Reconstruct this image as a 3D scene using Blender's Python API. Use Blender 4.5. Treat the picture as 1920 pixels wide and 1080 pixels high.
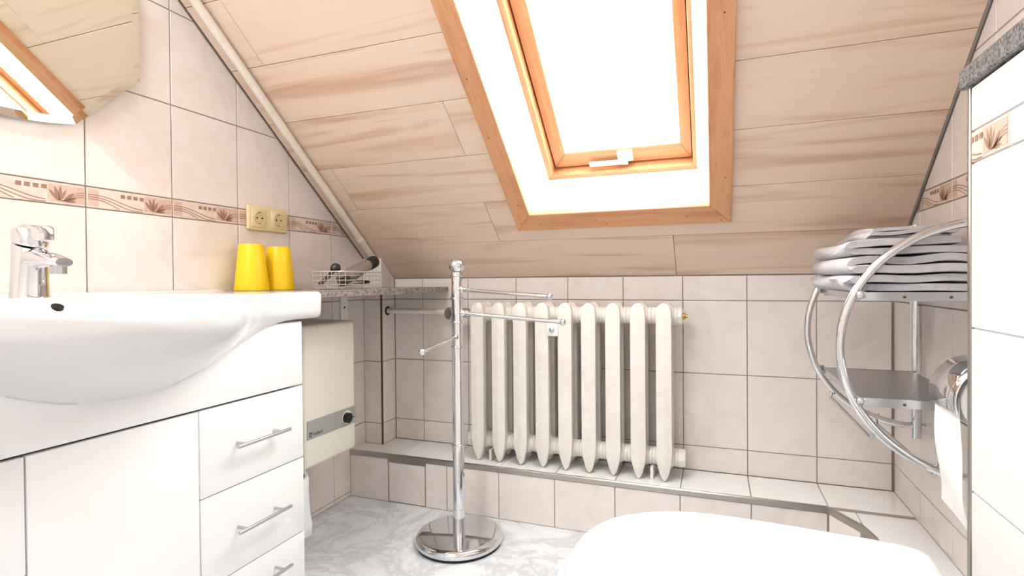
import bpy, bmesh, math, random
from mathutils import Vector, Matrix
random.seed(7)
S = bpy.context.scene
for o in list(bpy.data.objects): bpy.data.objects.remove(o)
COL = S.collection
PI = math.pi
R_ = math.radians

# ------------------------------------------------------------------ camera
F, CX, CY = 993.73, 985.14, 535.60
cam = bpy.data.cameras.new('camera'); co = bpy.data.objects.new('camera', cam); COL.objects.link(co)
cam.sensor_fit = 'HORIZONTAL'; cam.sensor_width = 36.0
cam.lens = F * 36.0 / 1920.0
cam.shift_x = (960 - CX) / 1920.0
cam.shift_y = (CY - 540) / 1920.0
cam.clip_start = 0.02
rt = Vector((0.94089175, 0.338604, -0.00836936))
fw = Vector((-0.33867936, 0.94084459, -0.01038065))
up = Vector((0.00435934, 0.0126016, 0.99991109))
m = Matrix((( rt.x, up.x, -fw.x, 1.32096), (rt.y, up.y, -fw.y, -1.85786), (rt.z, up.z, -fw.z, 0.81959), (0, 0, 0, 1)))
co.matrix_world = m
S.camera = co
# ------------------------------------------------------------------ light
w = bpy.data.worlds.new('overcast_sky'); S.world = w; w.use_nodes = True
bg = w.node_tree.nodes['Background']
bg.inputs['Color'].default_value = (0.92, 0.965, 1.0, 1)
bg.inputs['Strength'].default_value = 14.0
CEILING_FILL_POWER = 33.0
TUBE_FILL_POWER = 34.0
S.view_settings.view_transform = 'Standard'
S.view_settings.look = 'None'
S.view_settings.gamma = 1.0
S.view_settings.use_curve_mapping = False
S.view_settings.exposure = 0.82

# ------------------------------------------------------------------ room dimensions
XR, XP, YP, ZTOP, TH = 1.8194, 1.6847, -0.868, 0.8318, 0.70747
ZL, YL = 0.1778, -0.1859            # ledge height and front
XB, YB = 0.0837, -0.0926            # pipe chase in the corner
YBACK, ZC = -2.75, 2.35
TAN, SN, CS = math.tan(TH), math.sin(TH), math.cos(TH)
ROWS = [0.0159 - 0.2436, 0.0159, 0.2596, 0.5037, 0.7472, 0.990, 1.0376, 1.2794, 1.5229, 1.7664, 2.0099, 2.2534, 2.497]
BAND = 5                            # row index of the border tiles
TSK = 0.006

# ------------------------------------------------------------------ materials
def lin(c):
    return tuple(((x/255.0)/12.92 if x/255.0 <= 0.04045 else ((x/255.0+0.055)/1.055)**2.4) for x in c) + (1.0,)
def mat(name, rgb, rough=0.5, metal=0.0, spec=0.5, coat=0.0):
    M = bpy.data.materials.new(name); M.use_nodes = True
    b = M.node_tree.nodes['Principled BSDF']
    b.inputs['Base Color'].default_value = lin(rgb)
    b.inputs['Roughness'].default_value = rough
    b.inputs['Metallic'].default_value = metal
    b.inputs['Specular IOR Level'].default_value = spec
    b.inputs['Coat Weight'].default_value = coat
    return M
def N(M, t, **kw):
    n = M.node_tree.nodes.new(t)
    for k, v in kw.items(): setattr(n, k, v)
    return n
def L(M, a, b): M.node_tree.links.new(a, b)
def coords(M, scale=(1, 1, 1), rnd=40.0):
    tc = N(M, 'ShaderNodeTexCoord'); oi = N(M, 'ShaderNodeObjectInfo')
    mp = N(M, 'ShaderNodeMapping'); mp.inputs['Scale'].default_value = scale
    mul = N(M, 'ShaderNodeVectorMath', operation='SCALE'); mul.inputs[0].default_value = (rnd, rnd*0.7, rnd*0.4)
    L(M, oi.outputs['Random'], mul.inputs['Scale'])
    add = N(M, 'ShaderNodeVectorMath', operation='ADD')
    L(M, tc.outputs['Object'], mp.inputs['Vector']); L(M, mp.outputs[0], add.inputs[0]); L(M, mul.outputs[0], add.inputs[1])
    return add.outputs[0]
def ramp(M, fac, stops):
    r = N(M, 'ShaderNodeValToRGB'); e = r.color_ramp.elements
    while len(e) < len(stops): e.new(0.5)
    for i, (p, c) in enumerate(stops): e[i].position = p; e[i].color = lin(c)
    L(M, fac, r.inputs['Fac']); return r.outputs['Color']
def noise(M, vec, scale, detail=3, rough=0.5, dist=0.0):
    n = N(M, 'ShaderNodeTexNoise'); n.inputs['Scale'].default_value = scale; n.inputs['Detail'].default_value = detail
    n.inputs['Roughness'].default_value = rough; n.inputs['Distortion'].default_value = dist
    L(M, vec, n.inputs['Vector']); return n.outputs['Fac']
def bump(M, h, strength, dist=0.002):
    b = N(M, 'ShaderNodeBump'); b.inputs['Strength'].default_value = strength; b.inputs['Distance'].default_value = dist
    L(M, h, b.inputs['Height']); L(M, b.outputs['Normal'], BS(M).inputs['Normal'])
def BS(M): return M.node_tree.nodes['Principled BSDF']
def mottled(name, stops, scale, rough, dist=1.5, detail=4, coat=0.0, spec=0.5):
    M = mat(name, stops[0][1], rough, coat=coat, spec=spec)
    v = coords(M); f = noise(M, v, scale, detail, 0.55, dist)
    L(M, ramp(M, f, stops), BS(M).inputs['Base Color']); return M
def wood(name, stops, sx, sy, rough, ringk=0.35):
    M = mat(name, stops[0][1], rough)
    v = coords(M, (sx, sy, sy))
    w1 = noise(M, v, 1.0, 3, 0.5, 1.3)
    v2 = coords(M, (sx*2.2, sy*7, sy*7)); w2 = noise(M, v2, 1.0, 4, 0.6, 0.3)
    mx = N(M, 'ShaderNodeMix'); mx.data_type = 'FLOAT'; mx.inputs[0].default_value = ringk
    L(M, w1, mx.inputs[2]); L(M, w2, mx.inputs[3])
    L(M, ramp(M, mx.outputs[0], stops), BS(M).inputs['Base Color']); return M

TILE = mottled('glazed_beige_tile', [(0.3, (241, 233, 229)), (0.55, (237, 227, 221)), (0.75, (231, 219, 212))], 9, 0.22, coat=0.15)
BANDM = mottled('border_tile_ground', [(0.3, (236, 222, 212)), (0.6, (229, 208, 196)), (0.8, (222, 198, 184))], 22, 0.28)
BROWN = mat('border_print_brown', (160, 122, 100), 0.4)
PINKP = mottled('border_patch', [(0.3, (222, 194, 178)), (0.7, (208, 176, 158))], 30, 0.3)
GROUT = mottled('grout', [(0.3, (168, 156, 147)), (0.7, (156, 143, 134))], 30, 0.9)
LEDGE_TILE = mottled('ledge_tile', [(0.3, (245, 244, 243)), (0.7, (242, 240, 238))], 9, 0.15, coat=0.3)
PLANK = wood('wood_look_panel', [(0.27, (194, 152, 128)), (0.36, (218, 186, 162)), (0.44, (232, 207, 185)), (0.57, (234, 212, 192)), (0.645, (220, 187, 162)), (0.76, (204, 164, 138))], 0.9, 10.0, 0.42, 0.14)
PINE = wood('varnished_pine', [(0.28, (178, 116, 76)), (0.42, (206, 146, 102)), (0.55, (216, 160, 116)), (0.68, (200, 140, 96)), (0.8, (176, 116, 78))], 2.0, 30.0, 0.4, 0.4)
PINEV = wood('varnished_pine_upright', [(0.28, (178, 116, 76)), (0.42, (206, 146, 102)), (0.55, (216, 160, 116)), (0.68, (200, 140, 96)), (0.8, (176, 116, 78))], 30.0, 2.0, 0.4, 0.4)
WHITEP = mat('white_gloss_paint', (246, 244, 240), 0.35)
CERAM = mat('white_ceramic', (224, 222, 223), 0.1)
CABW = mat('white_lacquer', (244, 242, 242), 0.18, coat=0.3)
DARK = mat('dark_gap', (26, 24, 23), 0.8)
CHROME = mat('chrome', (224, 225, 228), 0.06, 1.0)
CHROMES = mat('satin_chrome', (196, 198, 202), 0.22, 1.0)
STEELP = mat('brushed_steel_plate', (176, 178, 182), 0.3, 1.0)
ALU = mat('edge_strip_metal', (176, 172, 166), 0.28, 1.0)
RADW = mottled('radiator_enamel', [(0.35, (240, 234, 227)), (0.65, (234, 227, 219)), (0.85, (226, 217, 207))], 14, 0.3)
CREAM = mottled('cream_plastic', [(0.3, (240, 236, 222)), (0.7, (237, 232, 215))], 6, 0.35)
SOCK = mat('ivory_plastic', (232, 214, 170), 0.35)
SOCKD = mat('ivory_plastic_shaded', (214, 196, 148), 0.4)  # darker copy of the ivory, with the recess shade in its colour
YELL = mat('yellow_plastic', (252, 212, 20), 0.3)
BLACKP = mat('black_plastic', (30, 30, 32), 0.35)
GREYP = mat('grey_panel', (168, 168, 164), 0.35)
BRASS = mat('brass', (170, 140, 80), 0.3, 1.0)
BLUE = mat('blue_dot', (40, 60, 150), 0.3)
PAPER = mat('tissue_paper', (250, 249, 246), 0.9)
BAG = mat('white_plastic_bag', (238, 239, 242), 0.35)
BROWNSEAL = mat('brown_edge_profile', (96, 64, 42), 0.5)
PIPEW = mottled('white_pipe', [(0.3, (240, 232, 222)), (0.7, (230, 220, 206))], 20, 0.4)
PLASTER = mat('white_plaster', (240, 236, 230), 0.8)
RUBBER = mat('black_rubber', (20, 20, 20), 0.6)
MIRROR = mat('mirror_glass', (232, 236, 230), 0.01, 1.0)
SILVERP = mat('silver_plastic', (158, 152, 148), 0.3, 0.6)
TOWEL = mat('grey_terry', (190, 187, 190), 0.95)
v = coords(TOWEL); f = noise(TOWEL, v, 420, 2, 0.6); bump(TOWEL, f, 0.6, 0.0015)
L(TOWEL, ramp(TOWEL, noise(TOWEL, v, 60, 3), [(0.3, (196, 193, 196)), (0.7, (184, 181, 184))]), BS(TOWEL).inputs['Base Color'])
def granite(name, stops, scale):
    M = mat(name, stops[0][1], 0.2)
    v = coords(M); n = N(M, 'ShaderNodeTexVoronoi'); n.inputs['Scale'].default_value = scale
    L(M, v, n.inputs['Vector'])
    s = N(M, 'ShaderNodeSeparateColor'); L(M, n.outputs['Color'], s.inputs[0])
    L(M, ramp(M, s.outputs[0], stops), BS(M).inputs['Base Color']); return M
GRANB = granite('brown_granite', [(0.05, (104, 98, 98)), (0.35, (134, 125, 122)), (0.6, (152, 141, 137)), (0.8, (170, 150, 140)), (0.97, (122, 114, 112))], 170)
GRAND = granite('dark_granite', [(0.05, (70, 70, 72)), (0.4, (112, 112, 114)), (0.7, (136, 136, 138)), (0.95, (92, 92, 94))], 300)
FLOORM = mat('marbled_vinyl', (205, 203, 203), 0.3)
v = coords(FLOORM, rnd=0)
f1 = noise(FLOORM, v, 9.0, 7, 0.65, 1.0); f2 = noise(FLOORM, v, 4.0, 9, 0.7, 0.9)
base = ramp(FLOORM, f1, [(0.3, (218, 219, 223)), (0.5, (228, 229, 232)), (0.7, (236, 237, 239))])
a = N(FLOORM, 'ShaderNodeMath', operation='SUBTRACT'); L(FLOORM, f2, a.inputs[0]); a.inputs[1].default_value = 0.5
b = N(FLOORM, 'ShaderNodeMath', operation='ABSOLUTE'); L(FLOORM, a.outputs[0], b.inputs[0])
vein = ramp(FLOORM, b.outputs[0], [(0.0, (190, 187, 188)), (0.06, (255, 255, 255))])
mx = N(FLOORM, 'ShaderNodeMix'); mx.data_type = 'RGBA'; mx.blend_type = 'MULTIPLY'; mx.inputs[0].default_value = 0.45
L(FLOORM, base, mx.inputs[6]); L(FLOORM, vein, mx.inputs[7]); L(FLOORM, mx.outputs[2], BS(FLOORM).inputs['Base Color'])
# window glass: clear pane, mostly transmitting with a glossy reflection
GLASS = bpy.data.materials.new('window_glass'); GLASS.use_nodes = True
nt = GLASS.node_tree; nt.nodes.remove(nt.nodes['Principled BSDF'])
tr = nt.nodes.new('ShaderNodeBsdfTransparent'); tr.inputs[0].default_value = (0.96, 0.98, 0.97, 1)
gl = nt.nodes.new('ShaderNodeBsdfGlossy'); gl.inputs['Roughness'].default_value = 0.02
fr = nt.nodes.new('ShaderNodeValue'); fr.outputs[0].default_value = 0.06
ms = nt.nodes.new('ShaderNodeMixShader')
nt.links.new(fr.outputs[0], ms.inputs[0]); nt.links.new(tr.outputs[0], ms.inputs[1]); nt.links.new(gl.outputs[0], ms.inputs[2])
nt.links.new(ms.outputs[0], nt.nodes['Material Output'].inputs['Surface'])
FILLM = bpy.data.materials.new('added_light_diffuser'); FILLM.use_nodes = True
BS(FILLM).inputs['Base Color'].default_value = (0.9, 0.9, 0.88, 1)
BS(FILLM).inputs['Emission Color'].default_value = (0.94, 0.975, 1.0, 1)
BS(FILLM).inputs['Emission Strength'].default_value = CEILING_FILL_POWER

# ------------------------------------------------------------------ mesh helpers
def tag(o, label, cat, group=None, kind=None):
    if label: o['label'] = label
    if cat: o['category'] = cat
    if group: o['group'] = group
    if kind: o['kind'] = kind
    return o
def link(o, parent=None, mw=None):
    COL.objects.link(o)
    if parent is not None: o.parent = parent
    if mw is not None: o.matrix_basis = mw
    return o
def empty(name, loc, label, cat, group=None, rz=0.0):
    o = bpy.data.objects.new(name, None); COL.objects.link(o); o.empty_display_size = 0.05
    o.location = loc; o.rotation_euler = (0, 0, rz)
    return tag(o, label, cat, group)
def finish(bm, name, mt, smooth=35):
    bmesh.ops.recalc_face_normals(bm, faces=bm.faces[:])
    me = bpy.data.meshes.new(name); bm.to_mesh(me); bm.free()
    for M in (mt if isinstance(mt, (list, tuple)) else [mt]): me.materials.append(M)
    if smooth:
        me.polygons.foreach_set('use_smooth', [True]*len(me.polygons))
        me.set_sharp_from_angle(angle=R_(smooth))
    return me
def obj(name, bm, mt, parent=None, smooth=35):
    """parts are written in world coordinates and parented with the world place kept"""
    me = finish(bm, name, mt, smooth)
    o = bpy.data.objects.new(name, me); COL.objects.link(o)
    if parent is not None:
        o.parent = parent
        o.matrix_parent_inverse = world(parent).inverted()
    return o
def world(o):
    M = Matrix.LocRotScale(o.location, o.rotation_euler, o.scale)
    if o.parent: M = world(o.parent) @ o.matrix_parent_inverse @ M
    return M
def BM(): return bmesh.new()
def box(bm, x0, x1, y0, y1, z0, z1, bev=0.0, seg=2, mi=0):
    t = bmesh.new()
    bmesh.ops.create_cube(t, size=1.0)
    for v in t.verts:
        v.co = Vector(((x0+x1)/2 + v.co.x*(x1-x0), (y0+y1)/2 + v.co.y*(y1-y0), (z0+z1)/2 + v.co.z*(z1-z0)))
    if bev: bmesh.ops.bevel(t, geom=t.edges[:], offset=bev, segments=seg, affect='EDGES', profile=0.5)
    merge(bm, t, mi); return bm
def merge(bm, t, mi=0, M=None):
    mp = {}
    for v in t.verts: mp[v] = bm.verts.new(M @ v.co if M else v.co)
    for f in t.faces:
        try:
            nf = bm.faces.new([mp[v] for v in f.verts]); nf.material_index = mi
        except ValueError: pass
    t.free()
def frame_of(d):
    d = d.normalized(); a = Vector((0, 0, 1)) if abs(d.z) < 0.9 else Vector((1, 0, 0))
    u = d.cross(a).normalized(); return u, d.cross(u).normalized()
def tube(bm, pts, r, seg=12, caps=True, closed=False, mi=0):
    pts = [Vector(p) for p in pts]; n = len(pts)
    rr = r if isinstance(r, (list, tuple)) else [r]*n
    rings = []; pu = None
    for i, p in enumerate(pts):
        if closed: d = pts[(i+1) % n] - pts[i-1]
        else: d = pts[min(i+1, n-1)] - pts[max(i-1, 0)]
        d.normalize()
        if pu is None: u, vv = frame_of(d)
        else:
            u = (pu - d*pu.dot(d)).normalized(); vv = d.cross(u)
        pu = u
        rings.append([bm.verts.new(p + (u*math.cos(2*PI*k/seg) + vv*math.sin(2*PI*k/seg))*rr[i]) for k in range(seg)])
    rng = range(n if closed else n-1)
    for i in rng:
        A, B = rings[i], rings[(i+1) % n]
        for k in range(seg):
            f = bm.faces.new((A[k], A[(k+1) % seg], B[(k+1) % seg], B[k])); f.material_index = mi
    if caps and not closed:
        for q in (rings[0], rings[-1]):
            f = bm.faces.new(q); f.material_index = mi
    return bm
def lathe(bm, prof, c, axis=(0, 0, 1), seg=32, mi=0, sx=1.0, sy=1.0):
    """prof: list of (radius, height along axis)"""
    ax = Vector(axis).normalized()
    if abs(ax.z) > 0.99: u, v = Vector((1, 0, 0)), Vector((0, 1, 0))
    else: u, v = frame_of(ax)
    c = Vector(c); rings = []
    for r, h in prof:
        if r <= 1e-6: rings.append([bm.verts.new(c + ax*h)])
        else: rings.append([bm.verts.new(c + ax*h + u*math.cos(2*PI*k/seg)*r*sx + v*math.sin(2*PI*k/seg)*r*sy) for k in range(seg)])
    for A, B in zip(rings, rings[1:]):
        for k in range(seg):
            k2 = (k+1) % seg
            if len(A) == 1 and len(B) == 1: continue
            if len(A) == 1: q = (A[0], B[k], B[k2])
            elif len(B) == 1: q = (A[k], A[k2], B[0])
            else: q = (A[k], A[k2], B[k2], B[k])
            f = bm.faces.new(q); f.material_index = mi
    for q in (rings[0], rings[-1]):
        if len(q) > 2: bm.faces.new(q).material_index = mi
    return bm
def inset(poly, d):
    n = len(poly); out = []
    for i in range(n):
        p0, p1, p2 = Vector(poly[i-1]), Vector(poly[i]), Vector(poly[(i+1) % n])
        e1 = (p1-p0).normalized(); e2 = (p2-p1).normalized()
        n1 = Vector((-e1.y, e1.x)); n2 = Vector((-e2.y, e2.x))
        k = 1 + n1.dot(n2)
        out.append(p1 + (n1+n2)*(d/max(k, 0.3)))
    return out
def slab_poly(poly, t, bev, base=0.0):
    """bmesh of a flat polygon (counter-clockwise in u,v) of thickness t with a chamfered rim"""
    bm = bmesh.new(); P = [Vector(p) for p in poly]; Q = inset(poly, bev)
    a = [bm.verts.new((p.x, p.y, base)) for p in P]
    b = [bm.verts.new((p.x, p.y, base + t - bev)) for p in P]
    c = [bm.verts.new((p.x, p.y, base + t)) for p in Q]
    n = len(P); bm.faces.new(c)
    for i in range(n):
        j = (i+1) % n
        bm.faces.new((a[i], a[j], b[j], b[i])); bm.faces.new((b[i], b[j], c[j], c[i]))
    return bm
def clip(poly, a, b, c):
    """keep a*u+b*v <= c"""
    out = []; n = len(poly)
    for i in range(n):
        p, q = poly[i], poly[(i+1) % n]
        fp, fq = a*p[0]+b*p[1]-c, a*q[0]+b*q[1]-c
        if fp <= 0: out.append(p)
        if (fp < 0 < fq) or (fq < 0 < fp):
            t = fp/(fp-fq); out.append((p[0]+(q[0]-p[0])*t, p[1]+(q[1]-p[1])*t))
    return out
def area(poly): return 0.5*sum(poly[i-1][0]*poly[i][1]-poly[i][0]*poly[i-1][1] for i in range(len(poly)))
class Plane:
    def __init__(s, o, u, v): s.o, s.u, s.v = Vector(o), Vector(u), Vector(v); s.n = s.u.cross(s.v)
    def mat(s, u, v, d=0.0):
        p = s.o + s.u*u + s.v*v + s.n*d
        return Matrix(((s.u.x, s.v.x, s.n.x, p.x), (s.u.y, s.v.y, s.n.y, p.y), (s.u.z, s.v.z, s.n.z, p.z), (0, 0, 0, 1)))
    def pt(s, u, v, d=0.0): return s.o + s.u*u + s.v*v + s.n*d
CACHE = {}
def piece(pl, poly, name, mt, parent, t=TSK, gap=0.0028, bev=0.0010, tol=0.003):
    """one tile or board: surface flush with the plane, body behind it"""
    if len(poly) < 3 or area(poly) < 4e-4: return None
    poly = [tuple(p) for p in inset(poly, gap/2)] if gap else poly
    if area(poly) < 2e-4: return None
    cu = sum(p[0] for p in poly)/len(poly); cv = sum(p[1] for p in poly)/len(poly)
    loc = [(round(p[0]-cu, 4), round(p[1]-cv, 4)) for p in poly]
    key = (tuple(loc), name, t, mt.name)
    if key not in CACHE:
        bm = slab_poly(loc, t, bev, -t); CACHE[key] = finish(bm, name, mt, 0)
    o = bpy.data.objects.new(name, CACHE[key]); COL.objects.link(o); o.parent = parent
    o.matrix_parent_inverse = world(parent).inverted(); o.matrix_basis = pl.mat(cu, cv)
    return o
def polybox(pl, poly, d0, d1):
    bm = bmesh.new(); n = len(poly)
    a = [bm.verts.new(pl.pt(p[0], p[1], d0)) for p in poly]; b = [bm.verts.new(pl.pt(p[0], p[1], d1)) for p in poly]
    bm.faces.new(a); bm.faces.new(b)
    for i in range(n): bm.faces.new((a[i], a[(i+1) % n], b[(i+1) % n], b[i]))
    return bm
# border motif as thin raised print on the 20 cm border tile, in tile coordinates (0..1 x 0..1)
def leaf(cx, cy, ang, ln, wd, n=7):
    L1 = []
    for i in range(n+1):
        t = i/n; w = math.sin(PI*t)**0.8*wd; L1.append((t*ln, w))
    pts = L1 + [(p[0], -p[1]) for p in reversed(L1[1:-1])]
    ca, sa = math.cos(ang), math.sin(ang)
    return [(cx + (p[0]*ca - p[1]*sa), cy + (p[0]*sa + p[1]*ca)) for p in pts]
def stroke(f, x0, x1, wd, n=18):
    top = []; bot = []
    for i in range(n+1):
        x = x0 + (x1-x0)*i/n; y = f(x)
        if y < 0.0006 or y > 0.0455: continue
        top.append((x, y+wd/2)); bot.append((x, y-wd/2))
    return top, bot
def motif_mesh(W=0.2, H=0.0446):
    bm = bmesh.new()
    def face(p, mi, z):
        if len(p) < 3: return
        if area(p) < 0: p = p[::-1]
        f = bm.faces.new([bm.verts.new((q[0]-W/2, q[1]-H/2, z)) for q in p]); f.material_index = mi
    for x0, x1 in ((0.003, 0.026), (0.128, 0.197)):
        face([(x0, 0.004), (x1, 0.004), (x1, H-0.004), (x0, H-0.004)], 1, 0.0002)
    for k in range(4):
        x = 0.073 + k*0.0145
        face([(x, 0.0285), (x+0.0098, 0.0285), (x+0.0098, 0.0372), (x, 0.0372)], 0, 0.0005)
    c = 0.149
    for ox, an, ln, wd in ((-0.001, 128, 0.030, 0.0034), (0.0, 106, 0.033, 0.0036), (0.0, 86, 0.034, 0.0034), (0.001, 66, 0.029, 0.0030), (0.006, 44, 0.031, 0.0036), (0.008, 24, 0.028, 0.0030), (0.010, 6, 0.022, 0.0026)):
        face(leaf(c+ox, 0.0055, R_(an), ln, wd), 0, 0.0004)
    for k, dy in enumerate((0.0, 0.0052, 0.0100)):
        f = lambda x, dy=dy: 0.0285 - dy - 0.0215*(0.5-0.5*math.cos(PI*min(1.0, max(0.0, (x-0.02)/(0.105-dy*3)))))
        top, bot = stroke(f, 0.003, 0.124, 0.0019)
        for i in range(len(top)-1): face([bot[i], bot[i+1], top[i+1], top[i]], 0, 0.0004)
        g = lambda x, dy=dy: 0.006 + (0.0225-dy)*(0.5-0.5*math.cos(PI*min(1.0, (x-0.15)/0.042)))
        top, bot = stroke(g, 0.152, 0.197, 0.0016, 10)
        for i in range(len(top)-1): face([bot[i], bot[i+1], top[i+1], top[i]], 0, 0.0004)
    me = bpy.data.meshes.new('motif'); bm.to_mesh(me); bm.free()
    me.materials.append(BROWN); me.materials.append(PINKP)
    return me
MOTIF = motif_mesh()
def motif(pl, u0, u1, v0, band, umin=-9, umax=9, clipf=None):
    """printed motif of one border tile, cut where the tile is cut"""
    me = MOTIF; cu = (u0+u1)/2; cv = v0 + 0.0238
    lo, hi = umin - cu, umax - cu
    if clipf or lo > -0.1 or hi < 0.1:
        bm = bmesh.new(); bm.from_mesh(me)
        geo = lambda: bm.verts[:] + bm.edges[:] + bm.faces[:]
        if lo > -0.1: bmesh.ops.bisect_plane(bm, geom=geo(), plane_co=(lo+0.004, 0, 0), plane_no=(-1, 0, 0), clear_outer=True)
        if hi < 0.1: bmesh.ops.bisect_plane(bm, geom=geo(), plane_co=(hi-0.004, 0, 0), plane_no=(1, 0, 0), clear_outer=True)
        if clipf:
            a, b, c = clipf; n = math.hypot(a, b)
            bmesh.ops.bisect_plane(bm, geom=geo(), plane_co=(0, (c - 0.004 - a*cu)/b - cv, 0), plane_no=(a/n, b/n, 0), clear_outer=True)
        if not bm.faces: bm.free(); return
        me = bpy.data.meshes.new('motif'); bm.to_mesh(me); bm.free(); me.materials.append(BROWN); me.materials.append(PINKP)
    o = bpy.data.objects.new('motif', me); COL.objects.link(o); o.parent = band
    o.matrix_parent_inverse = world(band).inverted(); o.matrix_basis = pl.mat(cu, cv, 0.0002)

def tile_wall(parent, pl, cols, rows, region, band=None, tmat=None, bandlimit=None):
    """region: list of half planes (a,b,c) in plane coordinates"""
    for i in range(len(cols)-1):
        for j in range(len(rows)-1):
            u0, u1, v0, v1 = cols[i], cols[i+1], rows[j], rows[j+1]
            poly = [(u0, v0), (u1, v0), (u1, v1), (u0, v1)]
            for h in region:
                poly = clip(poly, *h)
                if len(poly) < 3: break
            isb = band is not None and j == band and (bandlimit is None or i < bandlimit)
            if len(poly) < 3: continue
            o = piece(pl, poly, 'border_tile' if isb else 'tile', BANDM if isb else (tmat or TILE), parent)
            if o and isb:
                sl = [h for h in region if h[0] and h[1]]
                uh = min([h[2]/h[0] for h in region if h[0] > 0 and not h[1]] + [u1]); ul = max([h[2]/h[0] for h in region if h[0] < 0 and not h[1]] + [u0])
                if u1-u0 < 0.19: a0, a1 = (u1-0.2, u1)
                else: a0, a1 = u0, u1
                motif(pl, a0, a1, v0, o, max(u0, ul), min(u1, uh), sl[0] if sl and (sl[0][0]*u0+sl[0][1]*v1 > sl[0][2] or sl[0][0]*u1+sl[0][1]*v1 > sl[0][2]) else None)

# ------------------------------------------------------------------ room shell
def struct(name, bm, mt, label, cat, smooth=0):
    return tag(obj(name, bm, mt, None, smooth), label, cat, None, 'structure')
floor = struct('floor', box(BM(), -0.1, XR+0.1, YBACK, 0.1, -0.1, 0.0), FLOORM, 'pale grey marbled vinyl floor', 'floor')
ymax_z = lambda y: ZTOP + TAN*(-y)
YK = -(ZC-ZTOP)/TAN
# left wall
plL = Plane((0, 0, 0), (0, 1, 0), (0, 0, 1))
slopeL = (TAN, 1.0, ZTOP)                       # TAN*u + v <= ZTOP
polyL = [(YBACK, 0), (0.05, 0), (0.05, ZTOP+0.06), (YK, ZC+0.1), (YBACK, ZC+0.1)]
wall_l = struct('wall_left', polybox(plL, polyL, -0.1, -0.003), GROUT, 'beige tiled wall with a brown patterned border above the basin', 'wall')
cols = [-1.0755 + 0.2*k for k in range(-8, 6)] + [0.0]
tile_wall(wall_l, plL, cols, ROWS, [slopeL, (0, -1, 0.0), (0, 1, ZC), (1, 0, 0.0), (-1, 0, -YBACK)], BAND)
# back wall
plB = Plane((0, 0, 0), (1, 0, 0), (0, 0, 1))
wall_b = struct('wall_back', polybox(plB, [(-0.1, 0), (XR+0.1, 0), (XR+0.1, ZTOP+0.1), (-0.1, ZTOP+0.1)], -0.1, -0.003), GROUT, 'low beige tiled wall behind the radiator', 'wall')
colsB = [XB] + [0.2148 + 0.2*k for k in range(9)]
tile_wall(wall_b, plB, colsB, [ZL, 0.2596, 0.5037, 0.7472, ZTOP], [(1, 0, XR), (0, 1, ZTOP-0.002)])
# right wall
plR = Plane((XR, 0, 0), (0, -1, 0), (0, 0, 1))
slopeR = (-TAN, 1.0, ZTOP)
polyR = [(-0.05, 0), (-YBACK, 0), (-YBACK, ZC+0.1), (-YK, ZC+0.1), (-0.05, ZTOP+0.06)]
wall_r = struct('wall_right', polybox(plR, polyR, -0.1, -0.003), GROUT, 'beige tiled wall behind the chrome towel rack', 'wall')
colsR = [0.0] + [0.2135 + 0.2*k for k in range(14)]
tile_wall(wall_r, plR, colsR, ROWS, [slopeR, (0, -1, 0.0), (0, 1, ZC), (1, 0, -YBACK), (-1, 0, 0.0)], BAND)
# wall behind the camera with a door
wf = struct('wall_front', box(BM(), -0.1, XR+0.1, YBACK-0.1, YBACK, 0, ZC), PLASTER, 'plain white plaster wall behind the viewer', 'wall')
dr = empty('door_1', (0.95, YBACK, 0), 'plain white door in the plaster wall', 'door'); dr['kind'] = 'structure'
obj('door_leaf', box(BM(), 0.62, 1.3, YBACK, YBACK+0.03, 0.01, 1.98, 0.004), WHITEP, dr)
obj('door_frame', box(box(box(BM(), 0.54, 0.61, YBACK, YBACK+0.04, 0, 2.06), 1.31, 1.38, YBACK, YBACK+0.04, 0, 2.06), 0.54, 1.38, YBACK, YBACK+0.04, 1.99, 2.06), WHITEP, dr)
obj('door_handle', tube(BM(), [(1.25, YBACK+0.03, 1.03), (1.25, YBACK+0.07, 1.03), (1.13, YBACK+0.07, 1.03)], 0.009), CHROMES, dr)
# corner pipe chase standing on the ledge
chase = struct('wall_chase', box(BM(), -0.002, XB-0.003, YB+0.003, 0.0, ZL, ZTOP), GROUT, 'narrow tiled pipe chase in the left back corner', 'wall')
plCF = Plane((0, YB, 0), (1, 0, 0), (0, 0, 1)); plCS = Plane((XB, 0, 0), (0, 1, 0), (0, 0, 1))
tile_wall(chase, plCF, [0, XB-0.002], [ZL, 0.2596, 0.5037, 0.7472, 0.912], [])
tile_wall(chase, plCS, [YB+0.002, 0.0], [ZL, 0.2596, 0.5037, 0.7472, 0.95], [slopeL])
obj('corner_profile', box(BM(), XB-0.004, XB+0.0015, YB-0.0015, YB+0.004, ZL, 0.78), BROWNSEAL, chase, 0)
obj('corner_profile', box(BM(), XB-0.004, XB+0.001, YB-0.001, YB+0.004, 0.80, 0.908), WHITEP, chase, 0)
# ledge
led_poly = [(0, YL), (1.612, YL), (1.6705, -0.283), (1.683, -0.335), (1.683, YP), (XR, YP), (XR, 0.0), (0, 0)]
plT = Plane((0, 0, ZL), (1, 0, 0), (0, 1, 0))
ledge = struct('wall_ledge', polybox(plT, [(p[0], p[1]+(0.003 if p[1] == YL else 0)) for p in led_poly], -ZL, -0.003), GROUT, 'low tiled ledge with metal edge under the radiator', 'ledge')
EDGE = 0.010
ct = [0.0] + [0.2148 + 0.2*k for k in range(8)] + [XR]
for i in range(len(ct)-1):
    piece(plT, clip([(ct[i], YL+EDGE), (ct[i+1], YL+EDGE), (ct[i+1], 0), (ct[i], 0)], 0.0, 1.0, 0.0), 'tile', LEDGE_TILE, ledge)
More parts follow.
